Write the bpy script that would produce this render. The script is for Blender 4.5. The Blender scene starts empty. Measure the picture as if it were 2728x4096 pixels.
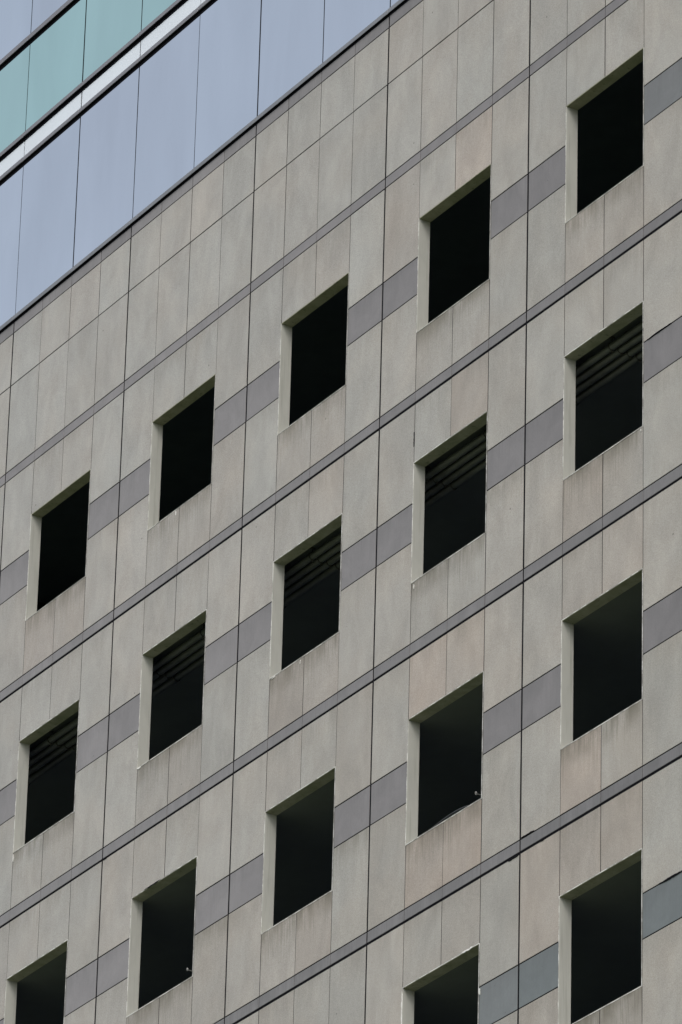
import bpy, math, random
from mathutils import Matrix, Vector
random.seed(11)
scene = bpy.context.scene
col = scene.collection
S = 0.8                       # metres per cladding-panel width
H = 38.43                     # height of the first string course above the ground
PI = math.pi

# ------------------------------------------------------------------ camera
cd = bpy.data.cameras.new('camera')
cam = bpy.data.objects.new('camera', cd); col.objects.link(cam)
RX = Vector((0.52617117, 0.85002733, 0.02444266))
RY = Vector((-0.37173753, 0.25576877, -0.89240886))
RZ = Vector((-0.76482358, 0.46047356, 0.45056519))
m = Matrix.Identity(4)
for i in range(3):
    m[i][0] = RX[i]; m[i][1] = -RY[i]; m[i][2] = -RZ[i]
m[0][3] = 80.12958 * S; m[1][3] = -41.64588 * S - 0.030; m[2][3] = -46.0325 * S + H
cam.matrix_world = m
cd.sensor_fit = 'VERTICAL'; cd.sensor_height = 36; cd.lens = 211.71
cd.clip_start = 1; cd.clip_end = 6000
scene.camera = cam

# ------------------------------------------------------------------ sky and sun
SUN_EL, SUN_AZ = math.radians(52), math.radians(35)   # azimuth: from the facade normal (-y) towards +x
w = bpy.data.worlds.new('World'); scene.world = w; w.use_nodes = True
nt = w.node_tree; nt.nodes.clear()
sky = nt.nodes.new('ShaderNodeTexSky'); sky.sky_type = 'NISHITA'; sky.sun_disc = False
sky.sun_elevation = SUN_EL; sky.sun_rotation = PI - SUN_AZ
sky.air_density = 1.0; sky.dust_density = 3.5; sky.ozone_density = 1.6; sky.altitude = 20
hs = nt.nodes.new('ShaderNodeHueSaturation'); hs.inputs['Saturation'].default_value = 0.55
tc = nt.nodes.new('ShaderNodeTexCoord')
mp = nt.nodes.new('ShaderNodeMapping'); mp.inputs['Scale'].default_value = (1, 1, 2.2)
nz = nt.nodes.new('ShaderNodeTexNoise'); nz.inputs['Scale'].default_value = 2.6
nz.inputs['Detail'].default_value = 4; nz.inputs['Distortion'].default_value = 0.4
rp = nt.nodes.new('ShaderNodeMapRange'); rp.inputs[1].default_value = 0.3; rp.inputs[2].default_value = 0.75
rp.inputs[3].default_value = 0.93; rp.inputs[4].default_value = 1.10
vm = nt.nodes.new('ShaderNodeVectorMath'); vm.operation = 'SCALE'
bg = nt.nodes.new('ShaderNodeBackground'); bg.inputs['Strength'].default_value = 0.12
wo = nt.nodes.new('ShaderNodeOutputWorld')
L = nt.links.new
L(sky.outputs[0], hs.inputs['Color']); L(hs.outputs[0], vm.inputs[0])
L(tc.outputs['Generated'], mp.inputs[0]); L(mp.outputs[0], nz.inputs['Vector']); L(nz.outputs[0], rp.inputs[0])
L(rp.outputs[0], vm.inputs['Scale']); L(vm.outputs[0], bg.inputs['Color']); L(bg.outputs[0], wo.inputs[0])

sd = bpy.data.lights.new('sun', 'SUN'); sd.energy = 0.6; sd.angle = math.radians(25); sd.color = (1.0, 0.95, 0.87)
sun = bpy.data.objects.new('sun', sd); col.objects.link(sun)
dirv = Vector((math.sin(SUN_AZ) * math.cos(SUN_EL), -math.cos(SUN_AZ) * math.cos(SUN_EL), math.sin(SUN_EL)))
sun.rotation_euler = dirv.to_track_quat('Z', 'Y').to_euler()
sun.location = (30, -30, 80)
scene.view_settings.view_transform = 'Standard'; scene.view_settings.look = 'None'
scene.view_settings.gamma = 1; scene.view_settings.exposure = 0.75
scene.view_settings.use_curve_mapping = False
scene.render.engine = 'CYCLES'
scene.cycles.max_bounces = 8

# ------------------------------------------------------------------ material helpers
class NT:
    def __init__(s, name):
        s.m = bpy.data.materials.new(name); s.m.use_nodes = True; s.t = s.m.node_tree
        s.b = s.t.nodes['Principled BSDF']
    def n(s, typ, **kw):
        o = s.t.nodes.new(typ)
        for k, v in kw.items(): setattr(o, k, v)
        return o
    def l(s, a, b): s.t.links.new(a, b)
    def coords(s, scale=(1, 1, 1)):
        g = s.n('ShaderNodeNewGeometry'); mp = s.n('ShaderNodeMapping'); mp.inputs['Scale'].default_value = scale
        s.l(g.outputs['Position'], mp.inputs[0]); return mp.outputs[0]
    def noise(s, vec, scale, detail=3, rough=0.55, dist=0):
        o = s.n('ShaderNodeTexNoise'); o.inputs['Scale'].default_value = scale; o.inputs['Detail'].default_value = detail
        o.inputs['Roughness'].default_value = rough; o.inputs['Distortion'].default_value = dist
        s.l(vec, o.inputs['Vector']); return o.outputs[0]
    def rng(s, v, a, b, c, d):
        o = s.n('ShaderNodeMapRange'); 
        for i, x in enumerate((a, b, c, d)): o.inputs[i + 1].default_value = x
        s.l(v, o.inputs[0]); return o.outputs[0]
    def math(s, op, a, b=None):
        o = s.n('ShaderNodeMath', operation=op)
        for i, x in enumerate((a, b)):
            if x is None: continue
            if isinstance(x, (int, float)): o.inputs[i].default_value = x
            else: s.l(x, o.inputs[i])
        return o.outputs[0]
    def mul(s, c, f):
        o = s.n('ShaderNodeVectorMath', operation='SCALE'); 
        if isinstance(c, tuple): o.inputs[0].default_value = c
        else: s.l(c, o.inputs[0])
        s.l(f, o.inputs['Scale']); return o.outputs[0]
    def mix(s, f, a, b, typ='MIX'):
        o = s.n('ShaderNodeMix', data_type='RGBA', blend_type=typ)
        if isinstance(f, (int, float)): o.inputs[0].default_value = f
        else: s.l(f, o.inputs[0])
        for i, x in ((6, a), (7, b)):
            if isinstance(x, tuple): o.inputs[i].default_value = (*x, 1)
            else: s.l(x, o.inputs[i])
        return o.outputs[2]
    def bump(s, h, strength=0.3, dist=0.01):
        o = s.n('ShaderNodeBump'); o.inputs['Strength'].default_value = strength; o.inputs['Distance'].default_value = dist
        s.l(h, o.inputs['Height']); s.l(o.outputs[0], s.b.inputs['Normal'])

def panel_stains(k, col_in, dark, amt, olive=(0.10, 0.105, 0.085)):
    """rain streaks and grime that start at the top edge of each panel"""
    at = k.n('ShaderNodeAttribute', attribute_name='wear')
    sp = k.n('ShaderNodeSeparateColor'); k.l(at.outputs['Color'], sp.inputs[0])
    down, strength, side = sp.outputs[0], sp.outputs[1], sp.outputs[2]
    st = k.noise(k.coords((1, 1, 0.045)), 42, 3, 0.65)
    st = k.rng(st, 0.46, 0.66, 0, 1)
    big = k.noise(k.coords((1, 1, 0.5)), 3.2, 4, 0.6)
    fade = k.rng(k.math('ADD', down, k.rng(big, 0.3, 0.7, -0.18, 0.18)), 0.02, 0.75, 1, 0)
    fade = k.math('POWER', fade, 1.7)
    f = k.math('MULTIPLY', k.math('MULTIPLY', st, fade), strength)
    c = k.mix(k.math('MULTIPLY', f, dark), col_in, olive)
    # soft grime cloud right under the edge
    g = k.math('MULTIPLY', k.rng(down, 0.0, 0.30, 1, 0), k.rng(big, 0.35, 0.62, 0, 1))
    g = k.math('MULTIPLY', k.math('MULTIPLY', g, strength), amt)
    return k.mix(g, c, olive)

def stone_material():
    k = NT('flamed granite'); k.b.inputs['Roughness'].default_value = 0.86
    k.b.inputs['Specular IOR Level'].default_value = 0.3
    at = k.n('ShaderNodeAttribute', attribute_name='tint')
    v = k.coords()
    grain = k.noise(v, 125, 3, 0.75)
    grain2 = k.noise(v, 38, 2, 0.6)
    cloud = k.noise(k.coords((1, 1, 0.55)), 2.3, 5, 0.6, 0.6)
    wash = k.noise(k.coords((1, 1, 0.30)), 7.5, 4, 0.6, 0.8)
    f = k.math('MULTIPLY', k.rng(grain, 0.30, 0.70, 0.74, 1.26), k.rng(grain2, 0.3, 0.7, 0.96, 1.04))
    f = k.math('MULTIPLY', f, k.rng(cloud, 0.32, 0.68, 0.89, 1.09))
    f = k.math('MULTIPLY', f, k.rng(wash, 0.3, 0.7, 0.97, 1.03))
    c = k.mul(at.outputs['Color'], f)
    hue = k.noise(v, 1.1, 3, 0.5)
    c = k.mix(k.rng(hue, 0.42, 0.68, 0, 0.45), c, k.mix(1.0, c, (1.05, 0.985, 0.93), 'MULTIPLY'))
    # feldspar flecks and small pits
    vo = k.n('ShaderNodeTexVoronoi'); vo.inputs['Scale'].default_value = 60; k.l(v, vo.inputs['Vector'])
    fl = k.rng(vo.outputs['Distance'], 0.10, 0.22, 1, 0)
    c = k.mix(k.math('MULTIPLY', fl, 0.35), c, (0.14, 0.135, 0.13))
    v2 = k.n('ShaderNodeTexVoronoi'); v2.inputs['Scale'].default_value = 3.1; k.l(v, v2.inputs['Vector'])
    pit = k.rng(v2.outputs['Distance'], 0.030, 0.045, 1, 0)
    sc = k.n('ShaderNodeSeparateColor'); k.l(v2.outputs['Color'], sc.inputs[0])
    pit = k.math('MULTIPLY', pit, k.math('GREATER_THAN', sc.outputs[0], 0.72))
    c = k.mix(k.math('MULTIPLY', pit, 0.7), c, (0.09, 0.088, 0.085))
    c = panel_stains(k, c, 0.62, 0.95, (0.135, 0.125, 0.095))
    k.l(c, k.b.inputs['Base Color'])
    k.bump(grain, 0.35, 0.006)
    return k.m

def smooth_panel_material():
    k = NT('smooth grey panel'); k.b.inputs['Roughness'].default_value = 0.55
    at = k.n('ShaderNodeAttribute', attribute_name='tint')
    v = k.coords()
    cloud = k.noise(k.coords((1, 1, 0.8)), 2.6, 5, 0.6, 0.9)
    fine = k.noise(v, 60, 2, 0.6)
    c = k.mul(at.outputs['Color'], k.math('MULTIPLY', k.rng(cloud, 0.3, 0.7, 0.90, 1.10), k.rng(fine, 0.3, 0.7, 0.95, 1.05)))
    v2 = k.n('ShaderNodeTexVoronoi'); v2.inputs['Scale'].default_value = 5.5; k.l(v, v2.inputs['Vector'])
    pit = k.rng(v2.outputs['Distance'], 0.035, 0.06, 1, 0)
    sc = k.n('ShaderNodeSeparateColor'); k.l(v2.outputs['Color'], sc.inputs[0])
    pit = k.math('MULTIPLY', pit, k.math('GREATER_THAN', sc.outputs[0], 0.6))
    c = k.mix(k.math('MULTIPLY', pit, 0.6), c, (0.06, 0.06, 0.06))
    c = panel_stains(k, c, 0.32, 0.45, (0.09, 0.09, 0.085))
    k.l(c, k.b.inputs['Base Color'])
    return k.m

def plain(name, colr, rough=0.7, nscale=8, amp=0.12, metallic=0.0, spec=0.5):
    k = NT(name); k.b.inputs['Roughness'].default_value = rough; k.b.inputs['Metallic'].default_value = metallic
    k.b.inputs['Specular IOR Level'].default_value = spec
    n_ = k.noise(k.coords(), nscale, 4, 0.6, 0.3)
    k.l(k.mul(colr, k.rng(n_, 0.3, 0.7, 1 - amp, 1 + amp)), k.b.inputs['Base Color'])
    return k.m

def reveal_material():
    k = NT('painted reveal'); k.b.inputs['Roughness'].default_value = 0.6
    n1 = k.noise(k.coords((1, 1, 0.35)), 5, 4, 0.6, 0.5)
    n2 = k.noise(k.coords((3, 3, 0.12)), 9, 3, 0.6)
    c = k.mul((0.51, 0.505, 0.455), k.rng(n1, 0.3, 0.7, 0.92, 1.06))
    c = k.mix(k.rng(n2, 0.56, 0.74, 0, 0.45), c, (0.22, 0.225, 0.17))
    k.l(c, k.b.inputs['Base Color'])
    return k.m

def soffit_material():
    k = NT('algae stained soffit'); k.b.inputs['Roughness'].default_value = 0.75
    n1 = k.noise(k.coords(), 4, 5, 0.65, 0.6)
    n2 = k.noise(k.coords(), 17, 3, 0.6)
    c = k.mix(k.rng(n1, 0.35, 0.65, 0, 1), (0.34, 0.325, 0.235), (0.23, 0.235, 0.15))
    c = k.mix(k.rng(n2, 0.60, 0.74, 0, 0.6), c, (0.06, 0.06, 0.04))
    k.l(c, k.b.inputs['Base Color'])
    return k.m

def bead_material():
    k = NT('chipped edge bead'); k.b.inputs['Roughness'].default_value = 0.6
    n1 = k.noise(k.coords(), 7, 4, 0.7)
    c = k.mix(k.rng(n1, 0.42, 0.58, 0, 1), (0.72, 0.72, 0.69), (0.28, 0.27, 0.25))
    k.l(c, k.b.inputs['Base Color'])
    return k.m

def glass_material(name, tint, vary=0.05):
    k = NT(name); k.b.inputs['Metallic'].default_value = 1.0; k.b.inputs['Roughness'].default_value = 0.06
    at = k.n('ShaderNodeAttribute', attribute_name='tint')
    n1 = k.noise(k.coords((1, 1, 0.35)), 0.9, 3, 0.5, 0.4)
    n3 = k.noise(k.coords((1, 1, 0.2)), 9, 3, 0.6)
    c = k.mix(1.0, tint, at.outputs['Color'], 'MULTIPLY')
    c = k.mul(c, k.math('MULTIPLY', k.rng(n1, 0.3, 0.7, 1 - vary, 1 + vary), k.rng(n3, 0.3, 0.7, 0.995, 1.005)))
    k.l(c, k.b.inputs['Base Color'])
    n2 = k.noise(k.coords(), 0.8, 2, 0.5)
    k.bump(n2, 0.12, 0.02)
    return k.m

M_STONE = stone_material()
M_SMOOTH = smooth_panel_material()
M_SEAL = plain('dark joint sealant', (0.008, 0.008, 0.010), 0.9, 20, 0.3, spec=0.05)
M_REVEAL = reveal_material()
M_SOFFIT = soffit_material()
M_BEAD = bead_material()
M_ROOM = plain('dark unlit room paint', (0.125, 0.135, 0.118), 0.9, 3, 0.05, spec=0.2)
M_BLACK = plain('bluish concrete back wall', (0.17, 0.21, 0.29), 0.95, 3, 0.08, spec=0.1)  # slightly blue concrete tone for back wall, floor and inner wall faces
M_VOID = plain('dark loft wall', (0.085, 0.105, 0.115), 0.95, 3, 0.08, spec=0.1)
M_PIPE = plain('grimy painted pipe', (0.105, 0.112, 0.09), 0.6, 5, 0.2)
M_CLAMP = plain('rusted clamp steel', (0.075, 0.075, 0.06), 0.6, 30, 0.3, 0.3)
M_ALU = plain('weathered aluminium', (0.205, 0.20, 0.21), 0.45, 5, 0.08, 0.35)
M_COPING = plain('weathered aluminium coping', (0.20, 0.205, 0.215), 0.5, 4, 0.12, 0.3)
M_GASKET_SHADE = plain('black gasket and shade', (0.005, 0.005, 0.009), 0.8, 9, 0.2, spec=0.08)  # gaskets, and the painted shade under coping and transoms
M_BLUE = glass_material('blue reflective glass', (0.765, 0.795, 0.795))
M_TEAL = glass_material('teal spandrel glass', (0.60, 0.83, 0.71))
M_WHITE = plain('white enamelled spandrel', (0.67, 0.72, 0.775), 0.3, 0.7, 0.03)
M_PALE = plain('pale fitting metal', (0.36, 0.36, 0.34), 0.45, 30, 0.2, 0.3)
M_MORTAR = plain('white mortar', (0.72, 0.71, 0.68), 0.9, 40, 0.15)
M_CABLE = plain('grey cable sheath', (0.045, 0.05, 0.053), 0.6, 12, 0.2)
M_BODY = plain('rendered concrete', (0.26, 0.255, 0.24), 0.9, 1.5, 0.1)

# ------------------------------------------------------------------ mesh builder
class MB:
    def __init__(s): s.v = []; s.f = []; s.mi = []; s.tint = []; s.wear = []
    def quad(s, pts, mi=0, tint=(1, 1, 1), wear=None):
        b = len(s.v); s.v += [tuple(p) for p in pts]; s.f.append(tuple(range(b, b + len(pts)))); s.mi.append(mi)
        s.tint.append([tint] * len(pts)); s.wear.append(wear or [(0, 0, 0)] * len(pts))
    def box(s, x0, x1, y0, y1, z0, z1, mi=0, tint=(1, 1, 1), ch=0.0, wear=0.0, seed=0, tilt=(0, 0)):
        """box whose front face is at y0 (towards the viewer) with an optional chamfer on that face"""
        def W(z): return (max(0.0, z1 - z), wear, seed)
        def fr(x, z): return y0 + tilt[0] * (x - (x0 + x1) / 2) + tilt[1] * (z - (z0 + z1) / 2)
        c = ch
        F = [(x0 + c, fr(x0, z0), z0 + c), (x1 - c, fr(x1, z0), z0 + c), (x1 - c, fr(x1, z1), z1 - c), (x0 + c, fr(x0, z1), z1 - c)]
        O = [(x0, fr(x0, z0) + c, z0), (x1, fr(x1, z0) + c, z0), (x1, fr(x1, z1) + c, z1), (x0, fr(x0, z1) + c, z1)]
        B = [(x0, y1, z0), (x1, y1, z0), (x1, y1, z1), (x0, y1, z1)]
        wf = [W(p[2]) for p in F]
        s.quad(F, mi, tint, wf)
        for i in range(4):
            j = (i + 1) % 4
            if c > 0: s.quad([O[i], O[j], F[j], F[i]], mi, tint, [W(O[i][2]), W(O[j][2]), wf[j], wf[i]])
            s.quad([B[i], B[j], O[j], O[i]], mi, tint)
        s.quad(B[::-1], mi, tint)
    def tube(s, pts, r, n=10, mi=0, caps=True):
        pts = [Vector(p) for p in pts]; rings = []
        for i, p in enumerate(pts):
            d = (pts[min(i + 1, len(pts) - 1)] - pts[max(i - 1, 0)]).normalized()
            a = d.cross(Vector((0.13, 0.21, 1)).normalized() if abs(d.z) < .9 else Vector((1, 0, 0))).normalized(); b = d.cross(a)
            rings.append([p + a * r * math.cos(2 * PI * k / n) + b * r * math.sin(2 * PI * k / n) for k in range(n)])
        for i in range(len(rings) - 1):
            for k in range(n):
                q = (k + 1) % n
                s.quad([rings[i][k], rings[i][q], rings[i + 1][q], rings[i + 1][k]], mi)
        if caps: s.quad(rings[0][::-1], mi); s.quad(rings[-1], mi)
    def build(s, name, mats, parent=None, smooth=False, merge=False):
        me = bpy.data.meshes.new(name); me.from_pydata(s.v, [], s.f)
        for x in (mats if isinstance(mats, (list, tuple)) else [mats]): me.materials.append(x)
        me.polygons.foreach_set('material_index', s.mi)
        a = me.color_attributes.new('tint', 'FLOAT_COLOR', 'CORNER')
        b = me.color_attributes.new('wear', 'FLOAT_COLOR', 'CORNER')
        fa = []; fb = []
        for t_, w_ in zip(s.tint, s.wear):
            for c in t_: fa += [*c, 1.0]
            for c in w_: fb += [*c, 1.0]
        a.data.foreach_set('color', fa); b.data.foreach_set('color', fb)
        if smooth: me.polygons.foreach_set('use_smooth', [True] * len(s.f))
        if smooth or merge:
            import bmesh
            bm = bmesh.new(); bm.from_mesh(me); bmesh.ops.remove_doubles(bm, verts=bm.verts, dist=1e-5); bm.to_mesh(me); bm.free()
        me.update()
        o = bpy.data.objects.new(name, me); col.objects.link(o)
        if parent: o.parent = parent
        return o

def X(u): return u * S
def Z(v): return v * S + H

# ------------------------------------------------------------------ facade grid (panel widths)
U0, U1 = -4, 24
NB = [(-1 + i) for i in range(7)]
F_, J_ = 2.6873, 1.6634
TT = [0.0, -4.1341, -8.2889, -12.4663, -16.645, -20.82]
TB = [-0.1741, -4.3043, -8.473, -12.6434, -16.822, -21.0]
WT = [-1.1794, -5.3246, -9.4967, -13.6728, -17.85]
WB = [-3.1397, -7.3017, -11.4737, -15.6572, -19.83]
DT = [-1.8346, -5.9882, -10.157, -14.3331, -18.51]
DB = [-2.4741, -6.6275, -10.8036, -14.9898, -19.16]
BANDGAP = [0.012, 0.034, 0.030, 0.034, 0.034, 0.03]    # metres, groove under each string course

def vgap(u):                                # half-width of the vertical joint at column line u (metres)
    if u % 4 == 0: return 0.0165
    return 0.0056 if (u * 7) % 3 else 0.0074
HG = 0.0066

BASE = (0.354, 0.346, 0.330)
def tinted(u, v, kind='', w=0):
    rnd = random.Random(int(u * 131 + round(v * 10) * 17 + 5))
    b = 1.0 + rnd.uniform(-0.055, 0.055)
    warm = rnd.uniform(-0.012, 0.012) + w * .9
    # panel tint goes warmer and a little darker towards the lower right
    t = min(1, max(0, (u / 20.0) * 0.55 + (-v / 16.0) * 0.45))
    b *= 1.02 - 0.10 * t
    warm += 0.012 * t
    return (BASE[0] * b * (1 + warm * 1.0), BASE[1] * b * (1 - warm * 0.35), BASE[2] * b * (1 - warm * 0.95) * (1 - 0.035 * t))

PINK = {(14, 0, 'a'): .055, (13, 2, 'a'): .06, (14, 2, 'a'): .05, (13, 2, 'b'): .075, (14, 2, 'b'): .07, (17, 2, 'b'): .06,
        (17, 3, 'a'): .05, (18, 3, 'a'): .045, (16, 3, 'a'): .045, (16, 3, 'b'): .03, (18, 2, 'a'): .03, (17, 2, 'a'): .02,
        (10, 1, 'a'): .03, (9, 1, 'b'): .035, (10, 1, 'b'): .03, (17, 1, 'b'): .03, (1, 0, 'b'): .03, (2, 0, 'b'): .02,
        (5, 1, 'b'): .015, (14, 1, 'a'): .035, (9, 2, 'b'): .03, (10, 2, 'b'): .04, (12, 0, 'a'): .02}
DARKER = {(5, 1, 'b'): .90, (5, 2, 'b'): .93, (1, 0, 'b'): .93, (2, 2, 'b'): .9, (13, 2, 'b'): .94, (14, 2, 'b'): .93, (17, 3, 'b'): .9,
          (18, 3, 'b'): .93, (15, 3, 'a'): .96, (14, 1, 'a'): .93, (9, 1, 'b'): .93, (10, 1, 'b'): .95, (2, 1, 'b'): .93}

building = bpy.data.objects.new('office_building', None); col.objects.link(building)
building.location = (0, 0, 0)
building['label'] = 'grey granite clad tower block with square dark openings and blue glass above'
building['category'] = 'building'

# ---- stone cladding, one mesh per storey
def clad(mb, u, z0, z1, tint, wear=0.0, g0=HG, g1=HG, off=None):
    rnd = random.Random(int(u * 977 + z0 * 31))
    y = -0.030 + (rnd.uniform(-0.0012, 0.0012) if off is None else off)
    mb.box(X(u) + vgap(u), X(u + 1) - vgap(u + 1), y, 0.012, z0 + g0, z1 - g1, 0, tint, 0.0025, wear, 0,
           (rnd.uniform(-.0012, .0012), rnd.uniform(-.0010, .0010)))

def backing(mb, x0, x1, z0, z1): 
    mb.box(x0, x1, -0.0262, 0.10, z0, z1, 1)

# cladding above the first string course
mb = MB()
for u in range(U0, U1):
    clad(mb, u, Z(J_), Z(F_), tinted(u, 2), 0.12)
    clad(mb, u, Z(TT[0]), Z(J_), tinted(u, 0.8), 0.06)
backing(mb, X(U0), X(U1), Z(0), Z(2.93))
mb.build('stone_cladding', [M_STONE, M_SEAL], building)

SM = (0.218, 0.207, 0.207)
def smtint(u, v, cool=0.0):
    r = random.Random(int(u * 53 + v * 71)); b = (1 + r.uniform(-.05, .05)) * (1.0 - 0.22 * min(1, max(0, (u - 6) / 12)))
    return (SM[0] * b * (1 - cool * .22), SM[1] * b * (1 - cool * .08), SM[2] * b * (1 - cool * .07))

# fascia strip directly under the coping
mb = MB()
for u in range(U0, U1):
    mb.box(X(u) + vgap(u) * .8, X(u + 1) - vgap(u + 1) * .8, -0.029, 0.012, Z(F_) + HG, Z(2.893), 0,
           smtint(u, 3), 0.002, 0.75 if u % 4 == 1 or u % 4 == 3 else 0.35)
mb.build('fascia', [M_SMOOTH], building)

# string courses
for k in range(6):
    mb = MB()
    for u in range(U0, U1):
        mb.box(X(u) + vgap(u) * .8, X(u + 1) - vgap(u + 1) * .8, -0.031, 0.012, Z(TB[k]), Z(TT[k]) - HG * 1.2, 0,
               tuple(c * (1.0 if k < 3 else 0.97) for c in smtint(u, -4 * k - 1, 0.04 * k)), 0.002, [.15, .5, .55, .95, .9, .9][k])
    mb.build('string_course', [M_SMOOTH], building)

for k in range(5):
    mb = MB()
    ztop = Z(TB[k]) - BANDGAP[k]; zbot = Z(TT[k + 1])
    for u in range(U0, U1):
        c = u % 4
        if c in (1, 2):
            ta = tinted(u, TB[k], w=PINK.get((u, k, 'a'), 0)); d = DARKER.get((u, k, 'a'), 1); ta = tuple(x * d for x in ta)
            tb = tinted(u, WB[k], w=PINK.get((u, k, 'b'), .008)); d = DARKER.get((u, k, 'b'), .975); tb = tuple(x * d for x in tb)
            clad(mb, u, Z(WT[k]), ztop, ta, 0.25, 0.0, 0.0)
            clad(mb, u, zbot, Z(WB[k]), tb, [0.75, 0.8, 0.9, 1.0, 1.0][k], HG, 0.0)
        else:
            ta = tinted(u, TB[k], w=PINK.get((u, k, 'a'), 0)); d = DARKER.get((u, k, 'a'), 1); ta = tuple(x * d for x in ta)
            tb = tinted(u, DB[k], w=PINK.get((u, k, 'b'), 0))
            clad(mb, u, Z(DT[k]), ztop, ta, 0.12, HG, 0.0)
            clad(mb, u, zbot, Z(DB[k]), tb, 0.5 if (u, k) in ((11, 2), (7, 2), (15, 1)) else 0.18, HG, HG)
    # dark backing with openings
    backing(mb, X(U0), X(U1), Z(WT[k]) + .0005, Z(TT[k]))
    backing(mb, X(U0), X(U1), Z(TT[k + 1]) + .0005, Z(WB[k]) - .0005)
    xs = [X(U0)]
    for b in NB: xs += [X(4 * b + 1), X(4 * b + 3)]
    xs.append(X(U1))
    for i in range(0, len(xs), 2): backing(mb, xs[i], xs[i + 1], Z(WB[k]), Z(WT[k]))
    mb.build('stone_cladding', [M_STONE, M_SEAL], building)
    # smooth dark panels between the windows, each one a part
    for u in range(U0, U1):
        if u % 4 in (0, 3):
            cool = 0.0
            if k == 3: cool = 1.0 if u >= 16 else 0.8
            if k == 4: cool = 0.9
            if k == 0 and u >= 19: cool = 0.55
            m2 = MB()
            m2.box(X(u) + vgap(u), X(u + 1) - vgap(u + 1), -0.0285, 0.012, Z(DB[k]) + HG * .9, Z(DT[k]) - HG * .9, 0,
                   smtint(u, DT[k], cool), 0.002, 0.55)
            m2.build('accent_panel', [M_SMOOTH], building)

# ---- window openings
RD = 0.124      # reveal depth
def window(b, k):
    x0, x1, z0, z1 = X(4 * b + 1), X(4 * b + 3), Z(WB[k]), Z(WT[k])
    t = 0.010
    mb = MB()
    # side reveals (jamb linings)
    mb.box(x0 + .0005, x0 + t, -0.031, RD, z0 + t, z1 - t, 0)
    mb.box(x1 - t, x1 - .0005, -0.031, RD, z0 + t, z1 - t, 0)
    # thin chipped corner bead all round
    e = 0.004 if k else 0.0015
    mb.box(x0 - e * .4, x0 + .003, -0.0345, -0.0305, z0, z1, 1)
    mb.box(x1 - .003, x1 + e * (.9 if k else .5), -0.0345, -0.0305, z0, z1, 1)
    if k: mb.box(x0, x1, -0.034, -0.0302, z1 - .004, z1 + e, 1)
    mb.box(x0, x1, -0.034, -0.0302, z0 - e * .8, z0 + .004, 1)
    w_ = mb.build('window_opening', [M_REVEAL, M_BEAD], building)
    mb = MB(); mb.box(x0 + .0005, x1 - .0005, -0.031, RD, z1 - t, z1 - .0005, 0)
    mb.build('soffit', M_SOFFIT, w_)
    mb = MB(); mb.box(x0 + .0005, x1 - .0005, -0.031, RD, z0 + .0005, z0 + t, 0)
    mb.build('sill', M_REVEAL, w_)
    # the unlit room behind: floor, ceiling, back wall and the inner wall face round the opening
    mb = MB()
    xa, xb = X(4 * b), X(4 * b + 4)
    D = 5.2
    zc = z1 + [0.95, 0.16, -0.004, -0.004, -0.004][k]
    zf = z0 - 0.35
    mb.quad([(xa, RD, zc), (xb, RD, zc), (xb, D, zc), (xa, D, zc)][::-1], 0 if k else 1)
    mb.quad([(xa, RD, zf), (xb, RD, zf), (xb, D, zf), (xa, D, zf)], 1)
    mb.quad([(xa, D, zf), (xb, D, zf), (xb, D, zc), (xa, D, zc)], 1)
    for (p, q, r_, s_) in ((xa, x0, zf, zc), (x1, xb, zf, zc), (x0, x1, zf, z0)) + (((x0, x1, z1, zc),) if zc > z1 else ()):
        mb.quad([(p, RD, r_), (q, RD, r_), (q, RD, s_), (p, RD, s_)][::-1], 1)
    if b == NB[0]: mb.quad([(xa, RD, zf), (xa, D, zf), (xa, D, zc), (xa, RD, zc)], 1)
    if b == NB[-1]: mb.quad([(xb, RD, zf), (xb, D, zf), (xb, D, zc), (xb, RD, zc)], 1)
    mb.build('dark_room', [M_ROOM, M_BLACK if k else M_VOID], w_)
for k in range(5):
    for b in NB: window(b, k)

# ---- four service pipes hung under the second-row ceiling, with clamps
for i in range(4):
    y = (0.40 + 0.157 * i) * S; z = Z(WT[1]) + 0.035 - 0.004 * i; r = 0.043
    mb = MB()
    mb.tube([(X(U0) + .05, y, z), (X(U1) - .05, y, z)], r, 20)
    pp = mb.build('service_pipe', M_PIPE, building, smooth=True)
    u = 17.57 - 1.63 * 13
    while u < U1 - .5:
        c = MB(); x = X(u)
        ring = [(x, y + (r + .006) * math.cos(a), z + (r + .006) * math.sin(a)) for a in [2 * PI * q / 16 for q in range(17)]]
        c.tube(ring, 0.008, 6)
        c.tube([(x, y, z + r), (x, y, Z(WT[1]) + 0.155)], 0.008, 6)
        c.box(x - .02, x + .02, y - .03, y + .03, Z(WT[1]) + 0.145, Z(WT[1]) + 0.158)
        c.tube([(x - .018, y + .006, z - r - .008), (x + .018, y + .006, z - r - .022)], 0.009, 6)
        c.build('pipe_clamp', M_CLAMP, pp)
        u += 1.63

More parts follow.
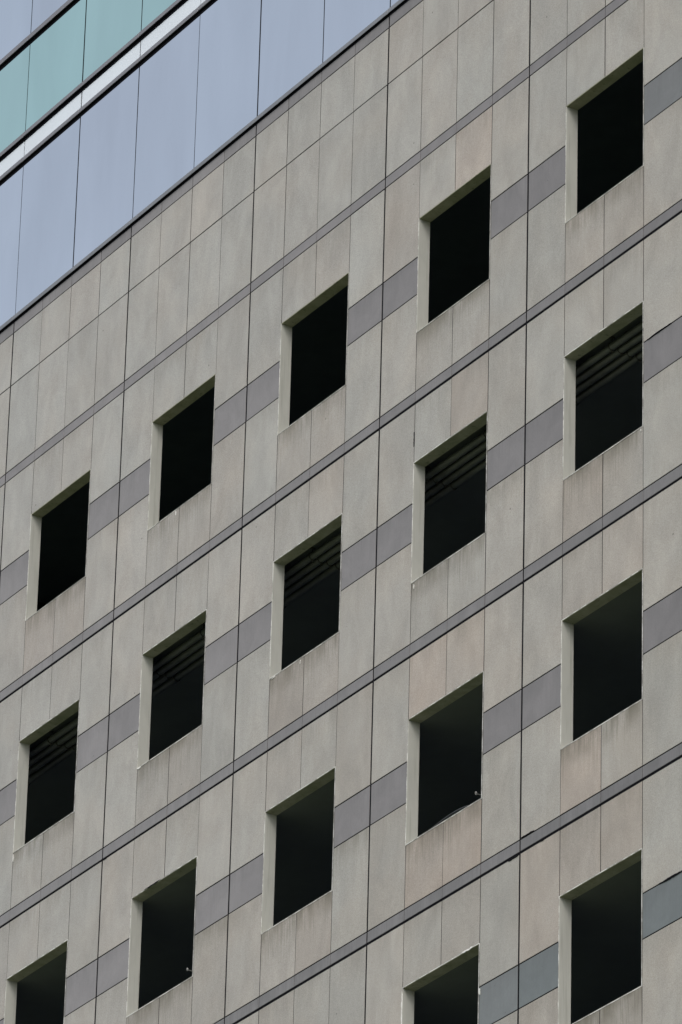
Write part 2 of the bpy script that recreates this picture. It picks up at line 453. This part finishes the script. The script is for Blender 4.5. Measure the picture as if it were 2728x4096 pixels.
# ---- coping and glazed upper wall
def rail(name, v0, v1, e, mat, gap_v=None, thick=None):
    mb = MB()
    for i, u in enumerate(range(U0, U1, 2)):
        r = random.Random(u * 3 + int(v0 * 10))
        g = 0.006 if u % 4 else 0.010
        dz = r.uniform(-.0025, .0025)
        mb.box(X(u) + g * .5, X(u + 2) - g * .5, -e - 0.030 + r.uniform(0, .002), 0.0, Z(v0) + dz, Z(v1) + dz, 0, (1, 1, 1), 0.002)
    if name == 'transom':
        mb.box(X(U0), X(U1), -e - .026, 0.005, Z(v0) - .008, Z(v0) - .0035, 1)  # thin black sheet that paints the transom underside as shaded
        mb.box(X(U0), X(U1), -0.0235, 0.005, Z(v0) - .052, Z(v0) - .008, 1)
    o = mb.build(name, [mat, M_GASKET_SHADE], building)
    return o
PL = 0.030    # the cladding face stands at y = -PL
rail('coping', 2.925, 3.004, 0.030, M_COPING)
mb = MB(); mb.box(X(U0), X(U1), -0.033, 0.02, Z(2.894), Z(2.918)); mb.box(X(U0), X(U1), -0.056, 0.02, Z(2.918), Z(2.9245)); mb.build('coping_shade', M_GASKET_SHADE, building)  # shade under the coping put in as a black strip and sheet

GAPS = {2: .0145, 8: .0155, 4: .0105, 6: .0065, 0: .0075, 10: .010, 12: .010}
def glass_row(v0, v1, mat, name, label, tfun):
    for u in range(U0, U1, 2):
        r = random.Random(int(u * 19 + v0 * 7))
        mb = MB()
        mb.box(X(u) + GAPS.get(u, .006), X(u + 2) - GAPS.get(u + 2, .006), -0.019, 0.006, Z(v0), Z(v1), 0, tfun(u, r), 0.0,
               0, 0, (r.uniform(-.0012, .0012), r.uniform(-.0009, .0009)))
        o = mb.build(name, mat, building); o['label'] = label
def tb(u, r): b = 1 + r.uniform(-.03, .03); return (b * (1 + r.uniform(-.015, .015)), b, b)
rows = [(3.0, 5.985, M_BLUE, 'glass_panel', 'pale blue reflective glass pane'),
        (6.11, 6.485, M_WHITE, 'spandrel_panel', 'narrow white glazed strip'),
        (6.61, 8.42, M_TEAL, 'spandrel_panel', 'pale teal glazed spandrel'),
        (8.575, 11.55, M_BLUE, 'glass_panel', 'pale blue reflective glass pane'),
        (11.68, 12.05, M_WHITE, 'spandrel_panel', 'narrow white glazed strip'),
        (12.18, 14.0, M_TEAL, 'spandrel_panel', 'pale teal glazed spandrel')]
for a in rows: glass_row(*a, tb)
for (v0, v1, e) in ((6.036, 6.118, .026), (6.536, 6.620, .028), (8.490, 8.588, .030), (11.60, 11.68, .026), (12.1, 12.18, .026)):
    rail('transom', v0, v1, e, M_ALU)
rail('parapet_coping', 14.0, 14.2, 0.06, M_COPING)
mb = MB(); mb.box(X(U0), X(U1), -0.0140, 0.10, Z(2.94), Z(14.0)); mb.build('curtain_wall_backing', M_GASKET_SHADE, building)

# ---- the mass of the building behind and below
mb = MB()
mb.box(X(U0), X(U1), 0.0, 0.2, 0.0, Z(TT[5]) - .3)
mb.box(X(U0) - .3, X(U0), -0.03, 18, 0.0, Z(14.0)); mb.box(X(U1), X(U1) + .3, -0.03, 18, 0.0, Z(14.0))
mb.box(X(U0), X(U1), 17.7, 18, 0.0, Z(14.0)); mb.box(X(U0), X(U1), 0.1, 17.7, Z(13.6), Z(13.9))
mb.box(X(U0), X(U1), 0.1, 17.7, Z(TT[5]) - .6, Z(TT[5]) - .3)
mb.build('outer_wall', M_BODY, building)

# ---- mortar smears and chipped sealant at a few joints
def ragged(u, v, du, dv, w_, mat, name, lab, n=9, seed=1):
    r = random.Random(seed); mb = MB(); up = []; dn = []
    for i in range(n):
        t = i / (n - 1)
        x = X(u + du * t) + r.uniform(-.004, .004) * (abs(dv) > 0); z = Z(v + dv * t) + r.uniform(-.004, .004)
        hw = w_ * (math.sin(PI * t) ** .5) * r.uniform(.3, 1.0) + .001
        if abs(du) > abs(dv): up.append((x, z + hw)); dn.append((x, z - hw))
        else: up.append((x - hw, z)); dn.append((x + hw, z))
    for i in range(n - 1):
        q = [dn[i], dn[i + 1], up[i + 1], up[i]]
        mb.quad([(a, -0.0372, c) for a, c in q])
        for j in range(4):
            a, b = q[j], q[(j + 1) % 4]
            mb.quad([(a[0], -0.0372, a[1]), (b[0], -0.0372, b[1]), (b[0], -0.028, b[1]), (a[0], -0.028, a[1])])
    o = mb.build(name, mat, building); o['label'] = lab
R_ = 'rough pale mortar smear'
ragged(1.02, WB[1] - .03, 0, -.12, .010, M_MORTAR, 'mortar_smear', R_, seed=3)
ragged(15.03, DT[3] - .02, 0, -.10, .016, M_MORTAR, 'mortar_smear', R_, seed=4)
ragged(14.55, WT[3] + .0, .32, .0, .014, M_MORTAR, 'mortar_smear', R_, seed=5)
ragged(5.03, WB[1] - .01, .10, .0, .010, M_MORTAR, 'mortar_smear', R_, seed=6)
ragged(9.06, WB[1] - .02, .12, .0, .007, M_MORTAR, 'mortar_smear', R_, seed=7)
ragged(9.9, WB[1] - .03, 0, -.06, .006, M_MORTAR, 'mortar_smear', R_, seed=8)
ragged(13.08, WB[1] - .05, 0, -.07, .008, M_MORTAR, 'mortar_smear', R_, seed=9)
ragged(5.9, WB[0] - .02, 0, -.08, .007, M_MORTAR, 'mortar_smear', R_, seed=10)
ragged(13.0, WT[3] - .05, 0, -.9, .010, M_MORTAR, 'mortar_smear', R_, n=22, seed=11)
ragged(18.95, WB[1] - .02, 0, -.05, .007, M_MORTAR, 'mortar_smear', R_, seed=12)
C_ = 'dark chipped edge'
ragged(16.02, TT[3] + .015, .34, .0, .008, M_SEAL, 'chipped_edge', C_, seed=21)
ragged(15.72, TB[3] - .05, .26, .0, .011, M_SEAL, 'chipped_edge', C_, seed=22)
ragged(19.4, DT[3] + .0, .6, .0, .014, M_SEAL, 'chipped_edge', C_, n=15, seed=23)
ragged(16.5, TB[3] - .035, .12, .0, .012, M_SEAL, 'chipped_edge', C_, seed=24)
ragged(4.0, TB[2] - .03, .15, .0, .014, M_SEAL, 'chipped_edge', C_, seed=25)
ragged(16.01, 0.86, 0, -.22, .009, M_SEAL, 'chipped_edge', C_, seed=26)
ragged(19.1, DT[1] + .0, .6, .0, .008, M_SEAL, 'chipped_edge', C_, n=13, seed=27)
ragged(13.0, TB[1] - .5, 0, -.25, .007, M_SEAL, 'chipped_edge', C_, seed=28)
ragged(5.4, WT[2] + .0, .5, .0, .009, M_SEAL, 'chipped_edge', C_, n=14, seed=29)

# ---- small pale fittings at the lower right corner of two openings
def fitting(u, v, y, arm):
    x, z = X(u), Z(v); mb = MB()
    mb.tube([(x, y, z), (x + .009, y - .009, z + .013), (x + .025, y - .009, z + .012), (x + .030, y, z - .003), (x + .021, y + .007, z - .017), (x + .005, y + .003, z - .012), (x, y, z)], 0.0055, 8)
    mb.tube([(x + .010, y, z + .004), (x + .024, y, z - .010)], 0.008, 8)
    o = mb.build('metal_fitting', M_PALE, building, smooth=True); o['label'] = 'small pale looped metal fitting'
    m2 = MB(); m2.tube([(x + .024, y, z - .010), (x + .10, y + .02, z - .05), (x + arm, y + .02, z - .07)], 0.006, 6)
    m2.build('bracket_arm', M_CLAMP, o, smooth=True)
fitting(14.58, -11.205, 0.10, .30)
fitting(6.53, -11.165, 0.10, .36)

# ---- loose cable drooping along the inside of one sill
pts = []
for i in range(25):
    t = i / 24
    u = 12.95 + 1.30 * t
    v = WB[2] + 0.205 + 0.085 * math.sin(t * PI * .9) ** .8 if t < 1 else WB[2] + 0.205
    pts.append((X(u), 0.20 + .01 * math.sin(t * 5), Z(v)))
mb = MB(); mb.tube(pts, 0.008, 8)
cb = mb.build('cable', M_CABLE, None, smooth=True)
cb['label'] = 'thin grey cable arching inside the dark window opening just above its pinkish stone sill'
cb['category'] = 'cable'

# ------------------------------------------------------------------ ground
k = NT('lawn and paving'); k.b.inputs['Roughness'].default_value = 0.95
n1 = k.noise(k.coords(), 0.06, 5, 0.6, 0.5); n2 = k.noise(k.coords(), 3, 4, 0.6)
c = k.mix(k.rng(n1, 0.45, 0.6, 0, 1), (0.085, 0.12, 0.035), (0.14, 0.14, 0.12))
k.l(k.mul(c, k.rng(n2, 0.3, 0.7, 0.75, 1.25)), k.b.inputs['Base Color'])
me = bpy.data.meshes.new('ground'); R = 3000
me.from_pydata([(-R, -R, 0), (R, -R, 0), (R, R, 0), (-R, R, 0)], [], [(0, 1, 2, 3)]); me.materials.append(k.m)
g = bpy.data.objects.new('ground', me); col.objects.link(g); g['kind'] = 'structure'
